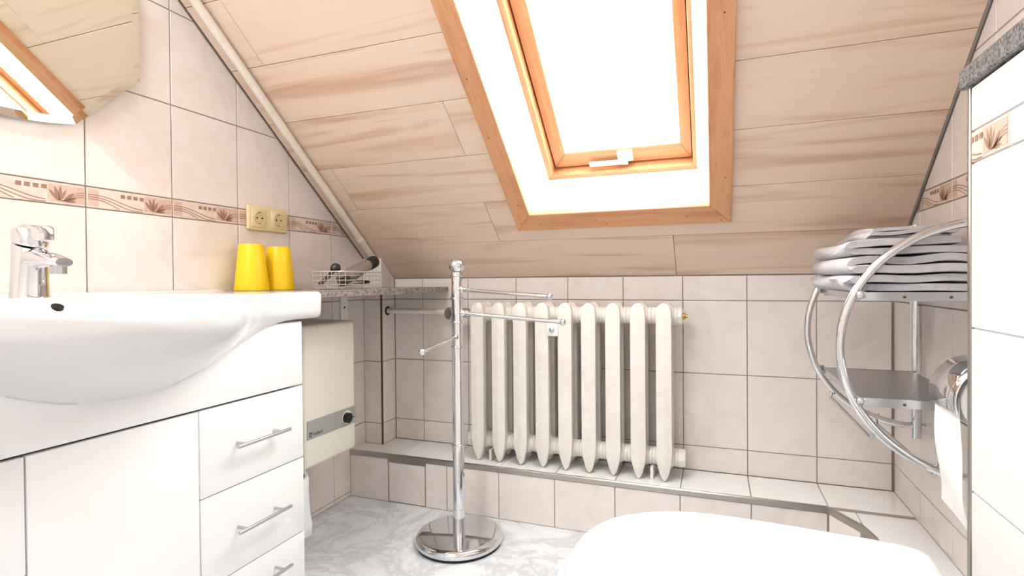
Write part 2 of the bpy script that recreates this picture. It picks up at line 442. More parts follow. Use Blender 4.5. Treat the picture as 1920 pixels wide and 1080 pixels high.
# widening part of the ledge on the right
piece(plT, [(1.62, -0.2), (1.622, -0.206), (1.66, -0.268), (1.677, -0.262), (1.677, -0.2)][::1], 'tile', LEDGE_TILE, ledge)
for y0, y1 in ((-0.4, -0.2), (-0.6, -0.4), (-0.8, -0.6), (YP, -0.8)):
    p = [(1.677, y0), (XR, y0), (XR, y1), (1.677, y1)]
    piece(plT, clip(p, -1, 0, -1.685) if y1 < -0.3 else [(1.693, y0), (XR, y0), (XR, y1), (1.677, y1), (1.677, -0.27), (1.693, -0.335)], 'tile', LEDGE_TILE, ledge)
plF = Plane((0, YL, 0), (1, 0, 0), (0, 0, 1))
cf = [0.0, 0.170, 0.328, 0.4148, 0.6148, 0.8148, 1.0148, 1.2148, 1.4148, 1.612]
for i in range(len(cf)-1):
    p = [(cf[i], 0), (cf[i+1], 0), (cf[i+1], ZL-0.0165), (cf[i], ZL-0.0165)]
    if i == 1: continue
    piece(plF, p, 'tile', TILE, ledge)
ap = piece(plF, [(0.172, 0.002), (0.326, 0.002), (0.326, ZL-0.028), (0.172, ZL-0.028)], 'access_panel', TILE, ledge, gap=0.004)
obj('panel_frame', polybox(plF, [(0.170, ZL-0.0275), (0.328, ZL-0.0275), (0.328, ZL-0.0165), (0.170, ZL-0.0165)], -0.004, 0.001), ALU, ledge, 0)
pc = Vector((1.6705-1.612, -0.283-YL)); ln = pc.length
plC = Plane((1.612, YL, 0), (pc.x/ln, pc.y/ln, 0), (0, 0, 1))
piece(plC, [(0.003, 0), (ln, 0), (ln, ZL-0.0165), (0.003, ZL-0.0165)], 'tile', TILE, ledge)
plD = Plane((1.683, -0.335, 0), (0, -1, 0), (0, 0, 1))
for k in range(3): piece(plD, [(k*0.2, 0), (min(0.533, k*0.2+0.2), 0), (min(0.533, k*0.2+0.2), ZL-0.0165), (k*0.2, ZL-0.0165)], 'tile', TILE, ledge)
for a, b in zip(led_poly[:4], led_poly[1:5]):
    d = Vector((b[0]-a[0], b[1]-a[1], 0)); n = d.length; d.normalize()
    pe = Plane((a[0], a[1], ZL), d, (-d.y, d.x, 0))
    bm = slab_poly([(-0.001, -0.002), (n+0.001, -0.002), (n+0.001, EDGE-0.001), (-0.001, EDGE-0.001)], 0.0175, 0.003, -0.0160)
    bm.transform(pe.mat(0, 0)); obj('edge_strip', bm, ALU, ledge, 0)
# partition on the right
LGROUT = mat('blown_out_grout', (214, 210, 210), 0.8)  # pale grout: the blown-out light on these joints is put into the colour
part = struct('wall_partition', box(BM(), XP+0.003, XR, YBACK, YP-0.003, 0, 1.105), LGROUT, 'half-height cistern wall, tiles painted as overexposed, with granite top', 'wall')
PTILE = mottled('blown_out_tile', [(0.3, (236, 233, 231)), (0.7, (231, 227, 224))], 9, 0.2, coat=0.2)  # whitened variant of the wall tile; overexposure is put into its colour
plP = Plane((XP, 0, 0), (0, -1, 0), (0, 0, 1))
prow = [0.0, 0.2446, 0.493, 0.7413, 0.990, 1.0376, 1.105]
pc_ = [-YP+0.002] + [1.07+0.2*k for k in range(9)]
tile_wall(part, plP, pc_, prow[:5], [(1, 0, -YBACK)], None, PTILE)
tile_wall(part, plP, pc_, prow[5:], [(1, 0, -YBACK)], None, PTILE)
tile_wall(part, plP, [-YP+0.002, 0.984] + pc_[1:], prow[4:6], [(1, 0, -YBACK)], 0, PTILE, 1)
plPE = Plane((XR, YP, 0), (-1, 0, 0), (0, 0, 1))
tile_wall(part, plPE, [0, XR-XP-0.004], [ZL]+prow[1:], [], 4, PTILE, 0)
obj('edge_strip', box(BM(), XP-0.0025, XP+0.007, YP-0.007, YP+0.0035, ZL+0.002, 1.105, 0.002), ALU, part)
cop = struct('trim_1', box(BM(), 1.676, XR-0.001, YBACK, YP+0.016, 1.1065, 1.137, 0.003), GRAND, 'speckled grey granite slab capping the cistern wall', 'coping')
# ------------------------------------------------------------------ sloped ceiling
plC_ = Plane((0, 0, ZTOP), (1, 0, 0), (0, -CS, SN))
SM = (ZC-ZTOP)/SN
WX0, WX1, WS0, WS1 = 0.7525, 1.3095, 0.316, 1.30     # opening at ceiling level
OX0, OX1, OS0, OS1 = 0.7015, 1.363, 0.2525, 1.364    # outside of the casing
bm = BM()
for x0, x1, s0, s1 in ((-0.1, XR+0.1, -0.1, WS0-0.03), (-0.1, WX0-0.03, WS0-0.03, WS1+0.03), (WX1+0.03, XR+0.1, WS0-0.03, WS1+0.03), (-0.1, XR+0.1, WS1+0.03, SM+0.06)):
    merge(bm, polybox(plC_, [(x0, s0), (x1, s0), (x1, s1), (x0, s1)], -0.19, -0.013))
ceil = struct('ceiling', bm, PLASTER, 'sloping attic ceiling clad in pale wood-look panels', 'ceiling')
flat = struct('ceiling_flat', box(BM(), -0.1, XR+0.1, YBACK-0.1, YK+0.02, ZC, ZC+0.1), PLASTER, 'flat white strip of ceiling behind the viewer', 'ceiling')
PS = [0.0, 0.1895, 0.3715, 0.5545, 0.738, 0.9175, 1.0985, 1.28, 1.462, 1.644, 1.826, 2.008, 2.19, SM]
BUTT = {0: [1.1955], 1: [0.612], 2: [0.124], 3: [0.617], 4: [], 5: [0.126], 6: [0.62], 7: [1.1], 8: [0.4], 9: [1.0], 10: [0.3, 1.5], 11: [0.8], 12: [1.2]}
HX0, HX1, HS0, HS1 = 0.728, 1.336, 0.284, 1.332
for i in range(len(PS)-1):
    s0, s1 = PS[i], PS[i+1]
    xs = [0.0045] + BUTT[i] + [XR-0.0065]
    for x0, x1 in zip(xs, xs[1:]):
        polys = []
        if s1 <= HS0 or s0 >= HS1 or x1 <= HX0: polys = [[(x0, s0), (x1, s0), (x1, s1), (x0, s1)]]
        else:
            if s0 < HS0: polys = [[(x0, s0), (x1, s0), (x1, s1), (HX1, s1), (HX1, HS0), (HX0, HS0), (HX0, s1), (x0, s1)]]
            elif s1 > HS1 and s0 < HS1: polys = [[(x0, s0), (HX0, s0), (HX0, HS1), (HX1, HS1), (HX1, s0), (x1, s0), (x1, s1), (x0, s1)]] if x0 < HX0 and x1 > HX1 else []
            else:
                if x0 < HX0: polys.append([(x0, s0), (HX0, s0), (HX0, s1), (x0, s1)])
                if x1 > HX1: polys.append([(max(x0, HX1), s0), (x1, s0), (x1, s1), (max(x0, HX1), s1)])
        if i == 7 and not polys: polys = [[(x0, s0), (HX0, s0), (HX0, s1), (x0, s1)]] if x0 < HX0 else [[(HX1, s0), (x1, s0), (x1, s1), (HX1, s1)]]
        for p in polys: piece(plC_, p, 'plank', PLANK, ceil, 0.012, 0.0012, 0.0013)
# ------------------------------------------------------------------ skylight
win = empty('window_1', plC_.pt(1.03, 0.8, -0.1), 'pine-framed roof window with white reveal in the sloping ceiling', 'window'); win['kind'] = 'structure'
def ring(x0, x1, s0, s1, X0, X1, S0, S1): # mitred boards: bottom, top, left, right
    return [[(X0, S0), (X1, S0), (x1, s0), (x0, s0)], [(x0, s1), (x1, s1), (X1, S1), (X0, S1)], [(X0, S0), (x0, s0), (x0, s1), (X0, S1)], [(x1, s0), (X1, S0), (X1, S1), (x1, s1)]]
def plc_slab(poly, t, bev, d0):
    bm = slab_poly(poly, t, bev, d0); bm.transform(plC_.mat(0, 0)); return bm
cas = []
for i, p in enumerate(ring(WX0+0.006, WX1-0.006, WS0+0.006, WS1-0.006, OX0, OX1, OS0, OS1)): cas.append(obj('casing_board', plc_slab(p, 0.018, 0.002, 0.0005), PINE if i < 2 else PINEV, win, 0))
# nail heads
for b, pts in ((0, [(0.79, 0.279), (0.97, 0.287), (1.0, 0.27), (1.24, 0.285), (1.335, 0.266)]), (2, [(0.719, 0.285), (0.733, 0.365), (0.72, 0.62), (0.72, 0.8)]), (3, [(1.346, 0.42), (1.34, 0.86)])):
    for x, s in pts:
        q = plC_.pt(x, s, 0.0183); obj('nail_head', lathe(BM(), [(0.0022, -0.001), (0.0022, 0.0005)], q, plC_.n, 8), BROWNSEAL, cas[b], 0)
D1 = -0.15
FX0, FX1, FS0, FS1 = 0.794, 1.267, 0.324, 1.286
def quadslab(a, b, c, d, off):
    """board from quad corners, thickened outward by off"""
    bm = bmesh.new(); q = [Vector(p) for p in (a, b, c, d)]; nn = (q[1]-q[0]).cross(q[3]-q[0]).normalized()*off
    lo = [bm.verts.new(p) for p in q]; hi = [bm.verts.new(p+nn) for p in q]
    bm.faces.new(lo); bm.faces.new(hi)
    for i in range(4): bm.faces.new((lo[i], lo[(i+1) % 4], hi[(i+1) % 4], hi[i]))
    return bm
P = plC_.pt
REV = mottled('white_reveal_paint', [(0.3, (248, 245, 240)), (0.7, (244, 240, 233))], 8, 0.5)
c0 = [(WX0, WS0), (WX1, WS0), (WX1, WS1), (WX0, WS1)]; c1 = [(FX0, FS0), (FX1, FS0), (FX1, FS1), (FX0, FS1)]
cen = P(1.03, 0.8, -0.07)
for i in range(4):
    j = (i+1) % 4
    qs = [P(*c0[i], 0.0), P(*c0[j], 0.0), P(*c1[j], D1), P(*c1[i], D1)]
    nn = (qs[1]-qs[0]).cross(qs[3]-qs[0]); sgn = -1 if nn.dot(cen-qs[0]) > 0 else 1
    obj('reveal_board', quadslab(*qs, sgn*0.012), REV, win, 0)
# fixed frame
for i, p in enumerate(ring(0.8105, 1.2565, 0.339, 1.27, FX0-0.03, FX1+0.03, FS0-0.03, FS1+0.03)): obj('frame_bar', plc_slab(p, 0.075, 0.001, D1-0.075), PINE if i < 2 else PINEV, win, 0)
obj('flashing', polybox(plC_, [(0.70, 0.22), (0.80, 0.22), (0.80, 1.38), (0.70, 1.38)], -0.235, -0.19), GREYP, win, 0)
obj('flashing', polybox(plC_, [(1.262, 0.22), (1.362, 0.22), (1.362, 1.38), (1.262, 1.38)], -0.235, -0.19), GREYP, win, 0)
obj('flashing', polybox(plC_, [(0.80, 0.22), (1.262, 0.22), (1.262, 0.33), (0.80, 0.33)], -0.235, -0.19), GREYP, win, 0)
obj('flashing', polybox(plC_, [(0.80, 1.278), (1.262, 1.278), (1.262, 1.38), (0.80, 1.38)], -0.235, -0.19), GREYP, win, 0)
sash = empty('sash', P(1.035, 0.35, -0.19), None, None); sash.parent = win; sash.matrix_parent_inverse = world(win).inverted()
GX0, GX1, GS0, GS1 = 0.8585, 1.2195, 0.3985, 1.215
for i, p in enumerate(ring(GX0, GX1, GS0, GS1, 0.8145, 1.2525, 0.3435, 1.266)): obj('sash_bar', plc_slab(p, 0.045, 0.002, -0.230), PINE if i < 2 else PINEV, sash, 0)
for p in ring(0.818, 1.249, 0.347, 1.262, 0.80, 1.265, 0.33, 1.28): obj('gasket', plc_slab(p, 0.010, 0.001, -0.2245), RUBBER, win, 0)
obj('pane', polybox(plC_, [(GX0-0.004, GS0-0.004), (GX1+0.004, GS0-0.004), (GX1+0.004, GS1+0.004), (GX0-0.004, GS1+0.004)], -0.218, -0.212), GLASS, sash, 0)
hb = slab_poly([(1.028, 0.356), (1.075, 0.356), (1.075, 0.392), (1.028, 0.392)], 0.016, 0.004, -0.186); hb.transform(plC_.mat(0, 0))
t = slab_poly([(0.936, 0.352), (1.055, 0.352), (1.055, 0.366), (0.936, 0.366)], 0.010, 0.002, -0.172); t.transform(plC_.mat(0, 0)); merge(hb, t)
t = slab_poly([(1.045, 0.352), (1.06, 0.352), (1.055, 0.388), (1.045, 0.388)], 0.014, 0.002, -0.174); t.transform(plC_.mat(0, 0)); merge(hb, t)
obj('window_handle', hb, WHITEP, sash, 0)
# portal that guides sky light through the opening
pl = bpy.data.lights.new('skylight_portal', 'AREA'); pl.shape = 'RECTANGLE'; pl.size = GX1-GX0; pl.size_y = GS1-GS0
pl.cycles.is_portal = True
po = bpy.data.objects.new('skylight_portal', pl); COL.objects.link(po)
mm = plC_.mat((GX0+GX1)/2, (GS0+GS1)/2, -0.24)
po.matrix_world = mm @ Matrix.Rotation(PI, 4, 'X')
# ------------------------------------------------------------------ unseen ceiling light added behind the viewer as fill
lp = empty('added_ceiling_light', (0.6, -2.2, ZC), 'round ceiling light added out of view as fill', 'lamp')
obj('added_light_base', lathe(BM(), [(0.19, -0.02), (0.19, 0.0)], (0.6, -2.2, ZC), seg=40), WHITEP, lp)
obj('added_light_shade', lathe(BM(), [(0.0, -0.075), (0.08, -0.072), (0.14, -0.058), (0.175, -0.035), (0.182, -0.02)], (0.6, -2.2, ZC), seg=40), FILLM, lp)

ml = empty('added_tube_light', (0.0, -1.31, 1.72), 'slim tube light added out of view over the mirror', 'lamp')  # unseen tube light, added to brighten the left wall and ceiling
obj('added_light_base', box(BM(), 0.0005, 0.05, -1.50, -1.12, 1.695, 1.745, 0.004), WHITEP, ml)
TUBEM = bpy.data.materials.new('added_light_tube'); TUBEM.use_nodes = True
BS(TUBEM).inputs['Emission Color'].default_value = (1.0, 0.96, 0.92, 1); BS(TUBEM).inputs['Emission Strength'].default_value = TUBE_FILL_POWER
obj('added_light_tube', tube(BM(), [(0.075, -1.48, 1.72), (0.075, -1.14, 1.72)], 0.018, 16), TUBEM, ml)
for y in (-1.485, -1.135): obj('tube_holder', box(BM(), 0.048, 0.096, y-0.006, y+0.006, 1.70, 1.74, 0.003), WHITEP, ml)
# ------------------------------------------------------------------ vanity cabinet
XC, YC = 0.352, -1.23
cab = empty('vanity_cabinet', (0.17, YC, 0), 'white lacquered vanity cabinet with drawers under the basin', 'cabinet')
YA, YZ = -0.807, -1.653
obj('side_panel', box(BM(), 0.012, XC-0.020, YA-0.018, YA-0.001, 0.06, 0.722), CABW, cab, 0)
obj('side_panel', box(BM(), 0.012, XC-0.020, YZ+0.001, YZ+0.018, 0.06, 0.722), CABW, cab, 0)
obj('bottom_panel', box(BM(), 0.012, XC-0.020, YZ+0.018, YA-0.018, 0.06, 0.078), CABW, cab, 0)
obj('back_panel', box(BM(), 0.004, 0.012, YZ+0.001, YA-0.001, 0.06, 0.60), CABW, cab, 0)
obj('plinth', box(BM(), 0.012, XC-0.06, YZ+0.02, YA-0.02, 0.0, 0.06), CABW, cab, 0)
G = 0.0011
def front(name, y0, y1, z0, z1): return obj(name, box(BM(), XC-0.0185, XC, y0+G, y1-G, z0+G, z1-G, 0.002), CABW, cab, 40)
front('fascia', YZ, YA, 0.566, 0.7235)
front('door', -1.371, -1.0895, 0.065, 0.564)
hz = [0.564, 0.385, 0.201, 0.065]
def bar_handle(par, x, y0, y1, z):
    bm = tube(BM(), [(x+0.028, y0, z), (x+0.028, y1, z)], 0.0042, 12)
    for y in (y0+0.022, y1-0.022): tube(bm, [(x-0.001, y, z), (x+0.028, y, z)], 0.0035, 10)
    return obj('handle', bm, CHROMES, par)
for y0, y1 in ((-1.0895, YA), (YZ, -1.371)):
    for k in range(3):
        d = front('drawer', y0, y1, hz[k+1], hz[k]); z = (hz[k]+hz[k+1])/2+0.001
        if k == 2: z = 0.155
        bar_handle(d, XC, (y0+y1)/2-0.072-0.003, (y0+y1)/2+0.072-0.003, z)
# ------------------------------------------------------------------ washbasin
def sst(t): t = max(0.0, min(1.0, t)); return t*t*t*(t*(6*t-15)+10)
YS0, YS1 = -1.71, -0.748
ZS = 0.795
def wbump(y): return sst(1 - (abs(y-YC)-0.0)/0.36)
def rimz(x, y): return ZS - 0.022*sst((x-0.16)/0.36)*sst(1-abs(y-YC)/0.40)
def frontx(y):
    e = min(y-YS0, YS1-y)
    c = 0.012*(1-min(1, e/0.02))**2
    return 0.372 + 0.165*wbump(y) - c
def zbot(y): return 0.7285 - 0.108*sst(1-abs(y-YC-0.004)/0.41)
def ztop(x, y):
    fx = frontx(y)
    dx = (x-0.335)/(0.18); dy = (y-YC)/0.285
    r = (abs(dx)**2.4+abs(dy)**2.4)**(1/2.4)
    z = rimz(x, y) - 0.13*sst((1.06-r)/0.75)
    if x < 0.03: z += 0.006*(1-x/0.03)
    return z
bm = BM()
ny = 97; rows = []
for i in range(ny):
    y = YS0 + (YS1-YS0)*i/(ny-1)
    fx = frontx(y); zb = zbot(y); W = wbump(y); prof = []
    for k in range(31):
        x = 0.001 + (fx-0.012-0.001)*k/30; prof.append((x, ztop(x, y)))
    zt = rimz(fx, y)
    for a in (20, 45, 70, 90): prof.append((fx-0.012+0.012*math.sin(R_(a)), zt-0.012+0.012*math.cos(R_(a))))
    zr = 0.742*W + 0.738*(1-W)
    prof.append((fx-0.001, zr+0.01)); prof.append((fx-0.003, zr)); prof.append((fx-0.010, zr-0.008))
    x1 = XC+0.004
    for k in range(1, 15):
        t = k/14
        xx = (fx-0.010)*(1-t)+x1*t
        z0 = zr-0.008
        zz = z0 + (zb-z0)*(t**0.75)
        prof.append((xx, zz))
    for xx in (XC-0.03, 0.28, 0.24, 0.20, 0.16, 0.12, 0.07, 0.001): prof.append((xx, min(0.735, ztop(xx, y)-0.014)))
    rows.append([bm.verts.new((p[0], y, p[1])) for p in prof])
for A, B in zip(rows, rows[1:]):
    for k in range(len(A)):
        k2 = (k+1) % len(A); bm.faces.new((A[k], A[k2], B[k2], B[k]))
bm.faces.new(rows[0]); bm.faces.new(rows[-1])
basin = empty('washbasin', (0.2, YC, ZS), 'wide white ceramic washbasin with bulging bowl on the vanity', 'washbasin')
obj('bowl', bm, CERAM, basin, 50)
obj('overflow_hole', lathe(BM(), [(0.0095, -0.003), (0.0095, 0.002), (0.006, 0.003)], (0.181, YC-0.003, 0.7775), (0.5, 0, 0.75), 20), DARK, basin)
obj('drain', lathe(BM(), [(0.03, -0.004), (0.03, 0.003), (0.0, 0.004)], (0.31, YC, 0.668)), CHROME, basin)
# ------------------------------------------------------------------ faucet
fa = empty('faucet', (0.105, YC-0.005, ZS), 'chrome single-lever mixer tap on the washbasin', 'faucet')
fx_, fy_ = 0.105, YC-0.005
bm = BM()
rings = []; n = 28
for z, rx, ry, ox in ((0.793, 0.031, 0.030, 0.0), (0.80, 0.030, 0.029, 0.0), (0.83, 0.029, 0.0275, 0.001), (0.86, 0.030, 0.0265, 0.003), (0.885, 0.032, 0.026, 0.004), (0.893, 0.031, 0.025, 0.004)):
    rings.append([bm.verts.new((fx_+ox+rx*math.cos(2*PI*k/n), fy_+ry*math.sin(2*PI*k/n), z - (0.010*math.cos(2*PI*k/n) if z > 0.87 else 0))) for k in range(n)])
for A, B in zip(rings, rings[1:]):
    for k in range(n): bm.faces.new((A[k], A[(k+1) % n], B[(k+1) % n], B[k]))
bm.faces.new(rings[0]); bm.faces.new(rings[-1])
obj('tap_body', bm, CHROME, fa, 40)
bm = BM(); sec = []
for x, zc, ry, rz in ((0.11, 0.866, 0.024, 0.022), (0.14, 0.869, 0.023, 0.018), (0.17, 0.865, 0.021, 0.014), (0.195, 0.861, 0.019, 0.011), (0.207, 0.859, 0.014, 0.008)):
    sec.append([bm.verts.new((x, fy_+ry*math.cos(2*PI*k/20), zc+rz*math.sin(2*PI*k/20))) for k in range(20)])
for A, B in zip(sec, sec[1:]):
    for k in range(20): bm.faces.new((A[k], A[(k+1) % 20], B[(k+1) % 20], B[k]))
bm.faces.new(sec[0]); bm.faces.new(sec[-1])
sp = obj('spout', bm, CHROME, fa, 40)
obj('aerator', lathe(BM(), [(0.0125, -0.010), (0.0125, 0.004)], (0.190, fy_, 0.848), seg=20), CHROMES, sp)
bm = BM(); rings = []
for z, r, ox in ((0.896, 0.0275, 0), (0.902, 0.029, 0), (0.918, 0.0285, 0.0), (0.924, 0.026, 0.0), (0.926, 0.018, 0.0)):
    rings.append([bm.verts.new((fx_+0.004+ox+r*math.cos(2*PI*k/n), fy_+r*0.92*math.sin(2*PI*k/n), z - (0.008*math.cos(2*PI*k/n) if z < 0.91 else 0))) for k in range(n)])
for A, B in zip(rings, rings[1:]):
    for k in range(n): bm.faces.new((A[k], A[(k+1) % n], B[(k+1) % n], B[k]))
bm.faces.new(rings[0]); bm.faces.new(rings[-1])
lev = obj('lever', bm, CHROME, fa, 40)
t = box(BM(), 0.095, 0.160, fy_-0.013, fy_+0.013, -0.022, 0.008, 0.005)
for v_ in t.verts: v_.co.z += 0.925 - (v_.co.x-0.1)*0.10
obj('lever_arm', t, CHROME, lev, 40)
obj('marker_dot', lathe(BM(), [(0.0052, 0), (0.0052, 0.0022), (0.004, 0.003)], (fx_+0.0295, fy_-0.001, 0.906), (1, 0.0, 0), 16), BLUE, lev)
# ------------------------------------------------------------------ mirror
mi = empty('mirror', (0.0, YC, 1.15), 'frameless wall mirror with slanted corners above the tap', 'mirror')
arc = [(YC + dy, 1.150 + 0.016*(dy/0.128)**2) for dy in [0.128*k/6 for k in range(-6, 7)]]
out = [(YC-0.265, 1.306)] + arc + [(YC+0.265, 1.306), (YC+0.265, 1.515), (YC+0.128, 1.652), (YC-0.128, 1.652), (YC-0.265, 1.515)]
plM = Plane((0.012, 0, 0), (0, 1, 0), (0, 0, 1))
bm = BM(); inn = inset(out, 0.016)
a = [bm.verts.new(plM.pt(p[0], p[1], 0)) for p in out]; b = [bm.verts.new(plM.pt(p[0], p[1], 0.0035)) for p in out]; c = [bm.verts.new(plM.pt(p[0], p[1], 0.0049)) for p in inn]
bm.faces.new(c); bm.faces.new(a)
for i in range(len(out)):
    j = (i+1) % len(out); bm.faces.new((a[i], a[j], b[j], b[i])); bm.faces.new((b[i], b[j], c[j], c[i]))
obj('mirror_glass', bm, MIRROR, mi, 0)
obj('backing', polybox(plM, inset(out, 0.03), -0.0118, -0.0002), DARK, mi, 0)
# ------------------------------------------------------------------ double socket
so = empty('power_socket', (0.0, -0.573, 1.015), 'ivory double wall socket on the patterned border', 'socket')
YQ0, YQ1, ZQ0, ZQ1 = -0.651, -0.495, 0.977, 1.054
obj('frame', box(BM(), 0.0002, 0.011, YQ0, YQ1, ZQ0, ZQ1, 0.006, 4), SOCK, so)
for yc in (-0.611, -0.536):
    p = obj('insert', box(BM(), 0.009, 0.0135, yc-0.028, yc+0.028, 1.0155-0.028, 1.0155+0.028, 0.002), SOCK, so)
    bm = lathe(BM(), [(0.0215, 0.0), (0.0195, 0.0016), (0.0185, -0.0003), (0.0, -0.0003)], (0.0140, yc, 1.0155), (1, 0, 0), 28)
    obj('recess', bm, SOCKD, p)
    for dy in (-0.0095, 0.0095): obj('pin_hole', lathe(BM(), [(0.0026, -0.001), (0.0026, 0.0006), (0.0, 0.0006)], (0.0142, yc+dy, 1.0155), (1, 0, 0), 10), DARK, p)
    for z in (0.997, 1.031): obj('earth_clip', box(BM(), 0.0135, 0.0152, yc-0.003, yc+0.003, z, z+0.003), BRASS, p, 0)
# ------------------------------------------------------------------ granite shelf, bracket
sh = tag(obj('granite_shelf', box(BM(), 0.0005, 0.332, -0.7465, -0.0015, 0.7805, 0.7965, 0.002), GRANB, None), 'speckled brown granite shelf along the wall between basin and corner', 'shelf')
# notch for the chase is covered by the chase itself: shelf is cut around it
bmx = bmesh.new(); plS = Plane((0, 0, 0.7965), (1, 0, 0), (0, 1, 0))
bmx = slab_poly([(0.0005, -0.7465), (0.332, -0.7465), (0.332, -0.006), (0.326, -0.0015), (XB+0.002, -0.0015), (XB+0.002, YB-0.002), (0.0005, YB-0.002)], 0.019, 0.0015, -0.019); bmx.transform(plS.mat(0, 0))
sh.data = finish(bmx, 'granite_shelf', GRANB, 0)
br = empty('shelf_bracket', (0.0, -0.215, 0.75), 'white metal angle bracket under the granite shelf', 'bracket')
obj('bracket_leg', box(BM(), 0.0005, 0.006, -0.235, -0.195, 0.55, 0.7715, 0.001), WHITEP, br, 0)
obj('bracket_arm', box(BM(), 0.0005, 0.235, -0.235, -0.195, 0.7715, 0.7770, 0.001), WHITEP, br, 0)
obj('screw', lathe(BM(), [(0.004, 0), (0.004, 0.002), (0.0, 0.003)], (0.006, -0.215, 0.722), (1, 0, 0), 10), BROWNSEAL, br)
# ------------------------------------------------------------------ yellow tumblers
def tumbler(x, y, label, h=0.133):
    t = empty('tumbler', (x, y, 0.7967), label, 'cup', 'yellow tumblers on the granite shelf')
    prof = [(0.0455, 0.0), (0.0465, 0.001), (0.0465, 0.004), (0.0335, h-0.004), (0.032, h-0.0008), (0.029, h), (0.0, h)]
    bm = lathe(BM(), prof + [(0.0, h-0.003), (0.031, h-0.004), (0.0435, 0.004), (0.0455, 0.0)], (x, y, 0.7967), seg=40)
    obj('cup_wall', bm, YELL, t, 40)
    return t
tumbler(0.060, -0.686, 'yellow plastic tumbler upside down nearest the washbasin')
tumbler(0.066, -0.592, 'yellow plastic tumbler upside down between other tumbler and wire basket', 0.130)
# ------------------------------------------------------------------ wire basket with hair dryer and brush
BX0, BX1, BY0, BY1, BZ0, BZ1 = 0.165, 0.285, -0.57, -0.372, 0.7995, 0.850
bk = empty('wire_basket', (0.22, -0.47, 0.7967), 'chrome wire basket holding a hair dryer on the granite shelf', 'basket')
def rrect(x0, x1, y0, y1, z, r=0.014, n=4):
    pts = []
    for cx_, cy_, a0 in ((x1-r, y1-r, 0), (x0+r, y1-r, 90), (x0+r, y0+r, 180), (x1-r, y0+r, 270)):
        for k in range(n+1): a = R_(a0+90*k/n); pts.append((cx_+r*math.cos(a), cy_+r*math.sin(a), z))
    return pts
WIRE = mat('white_coated_wire', (214, 210, 204), 0.3, 0.5)
obj('rim_wire', tube(BM(), rrect(BX0, BX1, BY0, BY1, BZ1), 0.0024, 6, closed=True), WIRE, bk)
for z in (0.838, 0.824, 0.811): obj('ring_wire', tube(BM(), rrect(BX0+0.001, BX1-0.001, BY0+0.001, BY1-0.001, z), 0.0013, 5, closed=True), WIRE, bk)
def uw(a, b): return
for k in range(15):
    y = BY0+0.012 + (BY1-BY0-0.024)*k/14
    obj('upright_wire', tube(BM(), [(BX0, y, BZ1), (BX0, y, BZ0+0.008), (BX0+0.006, y, BZ0), (BX1-0.006, y, BZ0), (BX1, y, BZ0+0.008), (BX1, y, BZ1)] if k in (0, 14, 7) else [(BX0, y, BZ1), (BX0, y, BZ0+0.008), (BX0+0.006, y, BZ0), (BX1-0.03, y, BZ0)], 0.0010, 5), WIRE, bk)
for k in range(8):
    x = BX0+0.012 + (BX1-BX0-0.024)*k/7
    obj('cross_wire', tube(BM(), [(x, BY0, BZ1), (x, BY0, BZ0+0.008), (x, BY0+0.006, BZ0-0.001), (x, BY1-0.006, BZ0-0.001), (x, BY1, BZ0+0.008), (x, BY1, BZ1)], 0.0010, 5), WIRE, bk)
hd = empty('hair_dryer', (0.22, -0.44, 0.805), 'silver and black hair dryer leaning out of the wire basket', 'hair dryer')
A = Vector((0.212, -0.490, 0.824)); B = Vector((0.228, -0.330, 0.890)); d = (B-A).normalized()
bm = lathe(BM(), [(0.0, -0.004), (0.016, -0.002), (0.0215, 0.01), (0.0225, 0.04), (0.021, 0.09), (0.0185, 0.135), (0.0175, 0.140)], A, d, 24)
obj('barrel', bm, SILVERP, hd, 40)
obj('nozzle', lathe(BM(), [(0.0185, 0.134), (0.0205, 0.138), (0.0210, 0.166), (0.0195, 0.170), (0.0165, 0.168), (0.0160, 0.150), (0.0, 0.150)], A, d, 24), BLACKP, hd, 40)
obj('grip', tube(BM(), [A+d*0.03, A+d*0.02+Vector((0.02, -0.02, -0.006)), (0.255, -0.535, 0.820), (0.262, -0.552, 0.822)], [0.013, 0.0135, 0.0125, 0.010], 14), BLACKP, hd, 40)
cab_pts = [(0.262, -0.553, 0.822)] + [(0.235+0.03*math.cos(a_), -0.45+0.065*math.sin(a_), 0.806+0.002*k) for k, a_ in enumerate([R_(-120+30*j) for j in range(12)])]
obj('cable', tube(BM(), cab_pts, 0.003, 8), BLACKP, hd, 60)
hb_ = empty('hairbrush', (0.19, -0.47, 0.81), 'black round hairbrush behind the hair dryer in the basket', 'hairbrush')
obj('brush_head', lathe(BM(), [(0.0, -0.016), (0.010, -0.013), (0.0155, -0.004), (0.0155, 0.006), (0.009, 0.014), (0, 0.016)], (0.195, -0.492, 0.862), (0.2, 0.7, 0.6), 18), BLACKP, hb_)
obj('brush_handle', tube(BM(), [(0.195, -0.497, 0.858), (0.190, -0.525, 0.832), (0.186, -0.552, 0.812)], [0.006, 0.007, 0.006], 10), BLACKP, hb_)
# ------------------------------------------------------------------ pipe along the slope
pp = empty('heating_pipe', plC_.pt(0.062, 1.0, 0.02), 'white painted pipe running up the sloping ceiling', 'pipe')
obj('pipe_run', tube(BM(), [plC_.pt(0.066, s, 0.0165) for s in (0.135, 0.6, 1.2, SM-0.03)], 0.0125, 16, True), PIPEW, pp, 50)
obj('collar', lathe(BM(), [(0.0125, -0.012), (0.0145, -0.012), (0.0145, 0.012), (0.0125, 0.012)], plC_.pt(0.066, 0.235, 0.0165), plC_.v, 16), PIPEW, pp)
